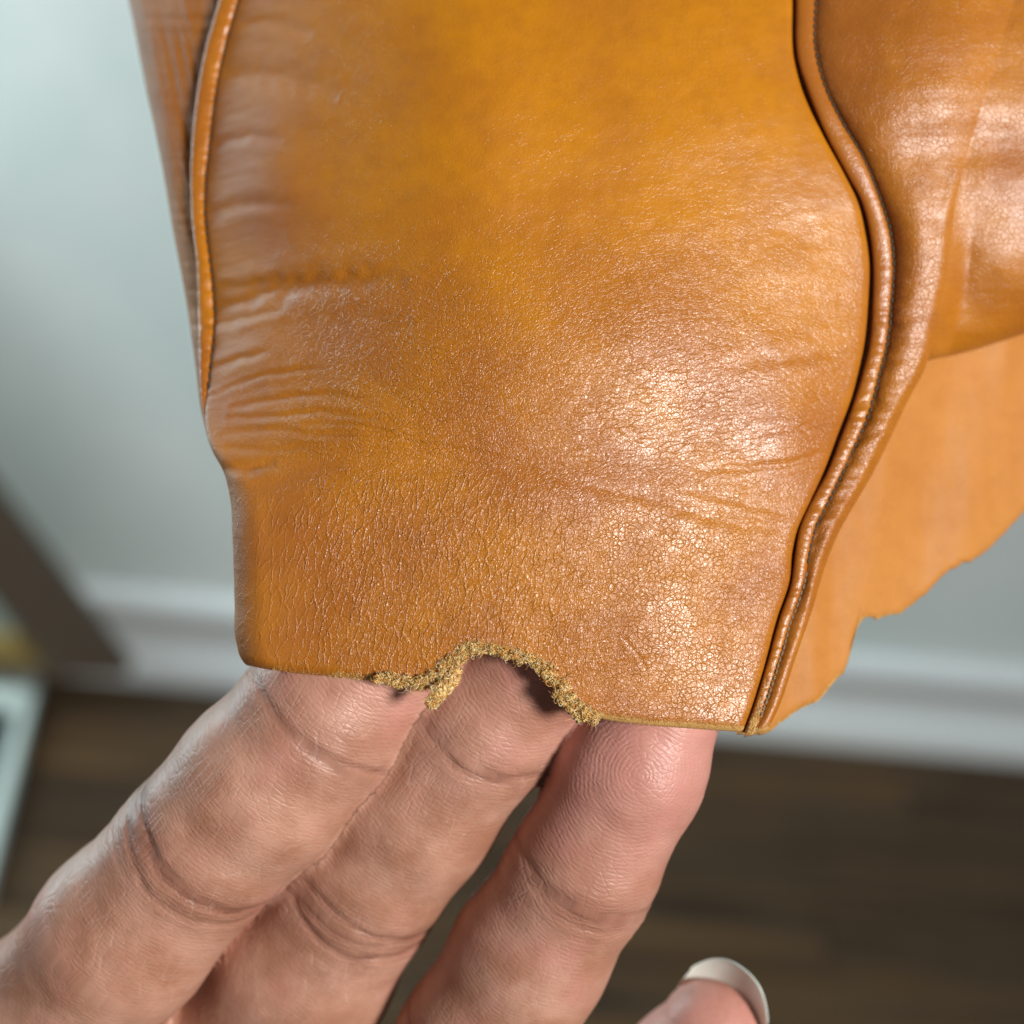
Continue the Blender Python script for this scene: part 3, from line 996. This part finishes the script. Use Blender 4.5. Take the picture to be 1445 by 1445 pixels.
# joints: (px, py, depth of centre, radius mm)
FING = {
    'ring': [(640, 775, 151, 7.2), (560, 875, 151.5, 8.6), (448, 1020, 152, 8.9), (368, 1108, 153, 9.35), (288, 1192, 154.5, 9.0), (175, 1318, 158, 9.75), (45, 1480, 168, 10.3)],
    'middle': [(868, 800, 150.5, 6.6), (767, 905, 151.5, 8.0), (674, 1030, 154.0, 8.15), (588, 1140, 157.5, 8.9), (511, 1245, 161, 9.1), (432, 1362, 166, 10.3), (325, 1530, 176, 11.6)],
    'index': [(926, 1012, 150.5, 6.6), (893, 1082, 151.5, 7.6), (820, 1230, 154, 7.85), (748, 1345, 157.5, 8.5), (678, 1470, 161, 9.1), (600, 1600, 168, 9.7), (500, 1780, 178, 10.5)],
    'thumb': [(1003, 1455, 166, 6.0), (968, 1520, 168, 7.6), (905, 1640, 172, 8.6), (790, 1800, 178, 9.2), (640, 1980, 184, 10.5), (430, 2140, 190, 13)],
    'little': [(-150, 1190, 186, 6.2), (-175, 1260, 184, 7.2), (-205, 1360, 182, 7.4), (-230, 1470, 182, 8.2), (-230, 1640, 182, 9.0)],
}
CREASE_AT = {'ring': [(2, 0.0, 1.0), (4, 0.3, 1.3), (4, 2.8, .8), (6, -4.5, 1.2)], 'middle': [(2, .6, 1.0), (4, -.9, 1.0), (4, 2.6, 1.2), (4, .8, .5), (6, -3.0, 1.0)],
             'index': [(2, .2, .9), (2, 1.4, .4), (4, -.8, 1.0), (4, 2.0, .6)], 'thumb': [(2, 0, 1)], 'little': [(2, 0, 1), (3, 2, 1)]}
WR = [(-120, 2250, 196), (60, 2330, 196), (200, 2300, 196)]
PALM = []
for nme, wpt in (('ring', WR[1]), ('middle', WR[1]), ('index', WR[2]), ('little', WR[0])):
    j = FING[nme][-1]
    PALM.append((PL3(*j[:3]), PL3(*wpt), j[3] + 1.0, 13.0))
PALM.append((PL3(*FING['thumb'][-1][:3]), PL3(*WR[2]), 13, 13))
PALM.append((PL3(*FING['thumb'][-2][:3]), PL3(*FING['index'][-1][:3]), 7, 9))
for k_ in WR: PALM.append((PL3(*k_), PL3(k_[0] * .8 - 180, 2560, 206), 13, 13))
CH = {k: ([PL3(*q[:3]) for q in v], [q[3] for q in v]) for k, v in FING.items()}


def cap(Pn, a, b, ra, rb):
    ab = (b - a).astype(Pn.dtype); L2 = float(ab @ ab)
    q = Pn - a.astype(Pn.dtype)
    t = np.clip((q @ ab) / L2, 0, 1)
    d = np.linalg.norm(q - t[..., None] * ab, axis=-1)
    return d - (ra + (rb - ra) * t)


def smin(a, b, k):
    h = np.maximum(k - np.abs(a - b), 0) / k
    return np.minimum(a, b) - h * h * k * .25


def chain_sdf(Pn, key):
    pts, rr = CH[key]; d = None
    for i in range(len(pts) - 1):
        c = cap(Pn, pts[i], pts[i + 1], rr[i], rr[i + 1])
        d = c if d is None else smin(d, c, 2.0)
    return d


def sdf(Pn):
    palm = None
    for a, b, ra, rb in PALM:
        c = cap(Pn, a, b, ra, rb); palm = c if palm is None else smin(palm, c, 9.0)
    out = None
    for k in CH:
        d = smin(chain_sdf(Pn, k), palm, 7.0)
        out = d if out is None else smin(out, d, 1.0)
    return out


def surface_nets(lo, hi, h):
    ax = [np.arange(lo[i], hi[i] + h, h, dtype=np.float32) for i in range(3)]
    nx_, ny_, nz_ = map(len, ax)
    G = np.empty((nx_, ny_, nz_), np.float32)
    yy, zz = np.meshgrid(ax[1], ax[2], indexing='ij')
    step = 16
    for i in range(0, nx_, step):
        xs = ax[0][i:i + step]
        pts = np.empty((len(xs), ny_, nz_, 3), np.float32)
        pts[..., 0] = xs[:, None, None]; pts[..., 1] = yy; pts[..., 2] = zz
        G[i:i + step] = sdf(pts)
    G[:, 0, :] = np.maximum(G[:, 0, :], .1); G[0] = np.maximum(G[0], .1)
    s = G < 0
    c = s[:-1, :-1, :-1].astype(np.int8)
    cnt = sum(s[a:nx_ - 1 + a, b:ny_ - 1 + b, d:nz_ - 1 + d].astype(np.int8) for a in (0, 1) for b in (0, 1) for d in (0, 1))
    act = np.argwhere((cnt > 0) & (cnt < 8))
    idm = -np.ones((nx_ - 1, ny_ - 1, nz_ - 1), np.int32)
    idm[act[:, 0], act[:, 1], act[:, 2]] = np.arange(len(act))
    acc = np.zeros((len(act), 3)); n = np.zeros(len(act))
    cor = [(a, b, d) for a in (0, 1) for b in (0, 1) for d in (0, 1)]
    for p in cor:
        for q in cor:
            if sum(abs(np.subtract(p, q))) == 1 and p < q:
                ga = G[act[:, 0] + p[0], act[:, 1] + p[1], act[:, 2] + p[2]]; gb = G[act[:, 0] + q[0], act[:, 1] + q[1], act[:, 2] + q[2]]
                m = (ga < 0) != (gb < 0)
                t = np.where(m, ga / np.where(m, ga - gb, 1), 0)
                pt_ = np.array(p) + t[:, None] * (np.array(q) - np.array(p))
                acc += pt_ * m[:, None]; n += m
    V = (act + acc / n[:, None]) * h + np.array(lo)
    quads = []
    for axis in range(3):
        o1, o2 = [(1, 2), (2, 0), (0, 1)][axis]
        sl0 = [slice(None)] * 3; sl1 = [slice(None)] * 3
        sl0[axis] = slice(0, -1); sl1[axis] = slice(1, None)
        df = s[tuple(sl0)] != s[tuple(sl1)]
        e = np.argwhere(df)
        ok = (e[:, o1] > 0) & (e[:, o2] > 0) & (e[:, o1] < G.shape[o1] - 1) & (e[:, o2] < G.shape[o2] - 1)
        e = e[ok]
        ins = s[e[:, 0], e[:, 1], e[:, 2]]

        def cell(d1, d2):
            c_ = e.copy(); c_[:, o1] -= d1; c_[:, o2] -= d2
            return idm[c_[:, 0], c_[:, 1], c_[:, 2]]
        q = np.stack([cell(1, 1), cell(0, 1), cell(0, 0), cell(1, 0)], -1)
        q[~ins] = q[~ins][:, ::-1]
        quads.append(q)
    return V, np.concatenate(quads)


allp = np.concatenate([np.array(v[0]) for v in CH.values()] + [np.array([a, b]) for a, b, _, _ in PALM])
lo = allp.min(0) - 16; hi = allp.max(0) + 16
HV, HF = surface_nets(lo, hi, 0.68)


def grad(Pn, e=.05):
    f0 = sdf(Pn)
    g = np.stack([sdf(Pn + np.eye(3)[i] * e) - f0 for i in range(3)], -1) / e
    return f0, g / (np.linalg.norm(g, axis=1)[:, None] + 1e-9)


for _ in range(2):
    f0, g0 = grad(HV); HV = HV - g0 * f0[:, None] * .9
# refine with one smooth subdivision
_me = bpy.data.meshes.new('tmp'); _me.vertices.add(len(HV)); _me.vertices.foreach_set('co', HV.astype(np.float32).ravel())
_me.loops.add(HF.size); _me.loops.foreach_set('vertex_index', HF.astype(np.int32).ravel()); _me.polygons.add(len(HF))
_me.polygons.foreach_set('loop_start', np.arange(0, HF.size, 4, dtype=np.int32)); _me.update(calc_edges=True)
_o = bpy.data.objects.new('tmp', _me); COL.objects.link(_o)
_s = _o.modifiers.new('s', 'SUBSURF'); _s.levels = 1; _s.render_levels = 1
dg = bpy.context.evaluated_depsgraph_get(); ev = _o.evaluated_get(dg); m2 = ev.to_mesh()
HV = np.empty(len(m2.vertices) * 3, np.float32); m2.vertices.foreach_get('co', HV); HV = HV.reshape(-1, 3).astype(float)
HF = np.empty(len(m2.loops), np.int32); m2.loops.foreach_get('vertex_index', HF); HF = HF.reshape(-1, 4)
ev.to_mesh_clear(); bpy.data.objects.remove(_o); bpy.data.meshes.remove(_me)
f0, N0 = grad(HV)

# finger coordinates for every vertex
keys = list(CH)
DD = np.stack([chain_sdf(HV, k) for k in keys], -1)
own = DD.argmin(1)
Sx = np.zeros(len(HV)); Wx = np.zeros(len(HV)); dis = np.zeros(len(HV)); red = np.zeros(len(HV)); dark = np.zeros(len(HV))
for fi, k in enumerate(keys):
    m = own == fi; Pn = HV[m]; pts, rr = CH[k]
    seg = np.array([np.linalg.norm(pts[i + 1] - pts[i]) for i in range(len(pts) - 1)]); cum = np.concatenate([[0], np.cumsum(seg)])
    bd = np.full(len(Pn), 1e9); s = np.zeros(len(Pn)); w_ = np.zeros(len(Pn)); zc = np.zeros(len(Pn))
    for i in range(len(pts) - 1):
        a, b = pts[i], pts[i + 1]; ab = b - a; L2 = ab @ ab; q = Pn - a
        tt = (q @ ab) / L2; tc = np.clip(tt, 0, 1)
        if i == 0: tu = np.minimum(tt, 1)
        else: tu = tc
        if i == len(pts) - 2: tu = np.maximum(tu, tt)
        r = q - tc[:, None] * ab; d = np.linalg.norm(r, axis=1)
        ax_ = ab / math.sqrt(L2); lat = np.cross(ax_, np.array([0, 0, 1.0])); lat /= np.linalg.norm(lat)
        mm_ = d < bd
        bd = np.where(mm_, d, bd); s = np.where(mm_, cum[i] + tu * seg[i], s); w_ = np.where(mm_, r @ lat, w_); zc = np.where(mm_, r[:, 2], zc)
    Sx[m] = s; Wx[m] = w_
    R_ = np.interp(s, cum, rr)
    face = sst(zc / R_, -.35, .35)
    dd_ = np.zeros(len(Pn)); dk = np.zeros(len(Pn))
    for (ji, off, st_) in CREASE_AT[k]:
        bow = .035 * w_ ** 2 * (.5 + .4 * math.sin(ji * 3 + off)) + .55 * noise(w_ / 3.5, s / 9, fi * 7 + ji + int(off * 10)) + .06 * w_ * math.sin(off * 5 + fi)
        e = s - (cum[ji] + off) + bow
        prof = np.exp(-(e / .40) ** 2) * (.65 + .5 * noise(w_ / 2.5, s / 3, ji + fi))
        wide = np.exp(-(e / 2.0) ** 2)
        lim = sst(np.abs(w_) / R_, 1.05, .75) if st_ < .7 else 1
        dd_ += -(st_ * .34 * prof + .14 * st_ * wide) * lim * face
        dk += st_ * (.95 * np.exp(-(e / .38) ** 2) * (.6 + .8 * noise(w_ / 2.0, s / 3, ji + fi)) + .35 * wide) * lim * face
    # plump pads between creases and light unevenness
    dd_ += .16 * fbm(s / 6, w_ / 5, 2, fi) + .05 * fbm(s / 1.8, w_ / 2.6, 3, fi + 20)
    # wrinkles crowding at the middle joint
    for (ji, off, st_) in CREASE_AT[k]:
        e = s - (cum[ji] + off)
        wr = noise((s + .5 * noise(w_ / 3, s / 3, 3)) / .75, w_ / 6, fi + 30)
        dd_ += .12 * wr * np.exp(-(e / 2.6) ** 2) * face
    dis[m] = dd_; dark[m] = dk
    tip = np.exp(-(s / 15.0) ** 2) * (1.0 if k != 'middle' else .8)
    red[m] = tip + .55 * sst(fbm(s / 9, w_ / 6, 2, fi + 3), .0, .6)
DS = np.sort(DD, 1)
far_m = sst(DS[:, 0], 1.5, 0.2) * sst(DS[:, 1] - DS[:, 0], .4, 1.8)
HV2 = HV + N0 * (dis * far_m)[:, None]


def loc2world(L):
    return (L * .001) @ R3.T + C0


def skin_mat():
    t = NT('skin')
    v = t.attr('fin', True); red_ = t.attr('red'); dk = t.attr('dark'); fm = t.attr('fm')
    sep = t.n('ShaderNodeSeparateXYZ', {0: v}); s, w_ = sep.outputs[0], sep.outputs[1]
    wp = t.noise(v, .35, 3, .55, out=0); wp2 = t.noise(v, 1.3, 2, .5)
    # arcs: ridges bow round the finger pad
    s5 = t.math('SUBTRACT', s, 4.0)
    bow = t.math('MULTIPLY', t.math('MULTIPLY', w_, w_), 1.3)
    ph = t.math('SQRT', t.math('ADD', t.math('MULTIPLY', s5, s5), bow))
    ph = t.math('ADD', ph, t.math('MULTIPLY', wp, 1.3))
    ph = t.math('ADD', ph, t.math('MULTIPLY', wp2, .25))
    r1 = t.math('SINE', t.math('MULTIPLY', ph, 2 * math.pi / .50))
    mask = t.ss(t.noise(v, .8, 3, .6), .35, .65, .25, 1)
    # lengthways lines on lower finger
    vl = t.mapping(v, sc=(.22, 1.5, 1)); le = t.ss(t.edge(vl, 1.0), 0, .10)
    lm = t.math('MULTIPLY', t.ss(s, 14, 22), t.ss(t.noise(v, .16, 2, .5), .42, .62))
    vc = t.mapping(v, rot=.25, sc=(1.8, .8, 1)); ce = t.ss(t.edge(vc, 1.0), 0, .2)
    h = t.math('MULTIPLY', t.math('MULTIPLY', r1, mask), t.math('ADD', t.ss(s, 14, 30, .013, .009), t.math('MULTIPLY', dk, .012)))
    h = t.math('ADD', h, t.math('MULTIPLY', t.math('MULTIPLY', le, lm), .03))
    h = t.math('ADD', h, t.math('MULTIPLY', ce, .018))
    h = t.math('ADD', h, t.math('MULTIPLY', t.noise(v, 5, 3, .6), .012))
    nb = t.noise(v, .18, 3, .55); nb2 = t.noise(v, .9, 4, .65)
    col = t.mix(t.ss(nb, .3, .7), (.36, .168, .104, 1), (.51, .275, .195, 1))
    col = t.mix(t.ss(nb2, .35, .75, 0, .16), col, (.36, .160, .095, 1))
    col = t.mix(t.math('MULTIPLY', red_, .55, clamp=True), col, (.62, .270, .240, 1))
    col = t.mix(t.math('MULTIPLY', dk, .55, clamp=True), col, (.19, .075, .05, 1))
    col = t.mix(t.math('MULTIPLY', t.math('SUBTRACT', 1.0, le), t.math('MULTIPLY', lm, .10)), col, (.70, .52, .45, 1))
    rg = t.math('ADD', .34, t.math('MULTIPLY', nb2, .16))
    return t.set(Base_Color=col, Roughness=rg, Normal=t.bump(h), Subsurface_Weight=.16, Subsurface_Radius=(1.0, .35, .2),
                 Subsurface_Scale=.0010, IOR=1.42, Specular_IOR_Level=.5)


SKIN = skin_mat()
hand = mesh('person', loc2world(HV2), HF, SKIN, None,
            attrs={'fin': np.stack([Sx, Wx, own * 13.0], -1), 'red': red, 'dark': dark, 'fm': far_m})
tag(hand, 'open right hand with palm side up, three fingertips behind the torn tan leather hem', 'person')

# nails: thumb nail shows its free edge; the others sit on the far side of the tips
def nail(tip, back, lateral, Lb, Lf, wid, out, mat, parent, name='fingernail', sag=2.6, offs=5.2):
    ax_ = (tip - back) / np.linalg.norm(tip - back)
    lat = lateral - ax_ * (lateral @ ax_); lat /= np.linalg.norm(lat)
    nr = np.cross(ax_, lat)
    if nr @ out < 0: nr = -nr
    nu, nv = 33, 41
    a = np.linspace(-1, 1, nu)[None, :]; b = np.linspace(0, 1, nv)[:, None]
    endb = Lf * (1 - .42 * np.abs(a) ** 2.6)
    along = -Lb + (endb + Lb) * b
    wv = wid * (1 - .10 * sst(b, .75, 1))
    X = a * wv
    Z = offs - sag * (a ** 2) - .35 * (np.clip(along, 0, 99) / 3) ** 2
    top = tip + ax_ * along[..., None] + lat * X[..., None] + nr * Z[..., None]
    bot = top - nr * .32
    n_, m_ = top.shape[:2]
    V = np.concatenate([top.reshape(-1, 3), bot.reshape(-1, 3)])
    Fc = np.concatenate([grid_faces(n_, m_), grid_faces(n_, m_, flip=True) + n_ * m_])
    idx = np.arange(n_ * m_).reshape(n_, m_)
    border = np.concatenate([idx[0, :-1], idx[:-1, -1], idx[-1, :0:-1], idx[:0:-1, 0]]); b2 = np.roll(border, -1)
    Fc = np.concatenate([Fc, np.stack([border, b2, b2 + n_ * m_, border + n_ * m_], -1)])
    return mesh(name, loc2world(V), Fc, mat, parent)


NAIL = NT('nail')
NAIL.set(Base_Color=(.72, .76, .69, 1), Roughness=.28, Subsurface_Weight=.3, Subsurface_Scale=.001, Specular_IOR_Level=.5)
tp = CH['thumb'][0]
th_lat = np.array([.80, -.42, .45])
o = nail(tp[0], tp[1], th_lat, 9.0, 9.9, 5.8, np.array([.25, .3, -1.0]), NAIL.m, hand, offs=2.6, sag=1.8)
o['label'] = 'pale glossy thumb nail reaching past the fingertip'
for k in ('ring', 'middle', 'index'):
    q = CH[k][0]
    nail(q[0], q[1], np.array([.8, .5, 0]), 8, 6.0, 5.2, np.array([0, 0, -1.0]), NAIL.m, hand, offs=6.2, sag=2.4)
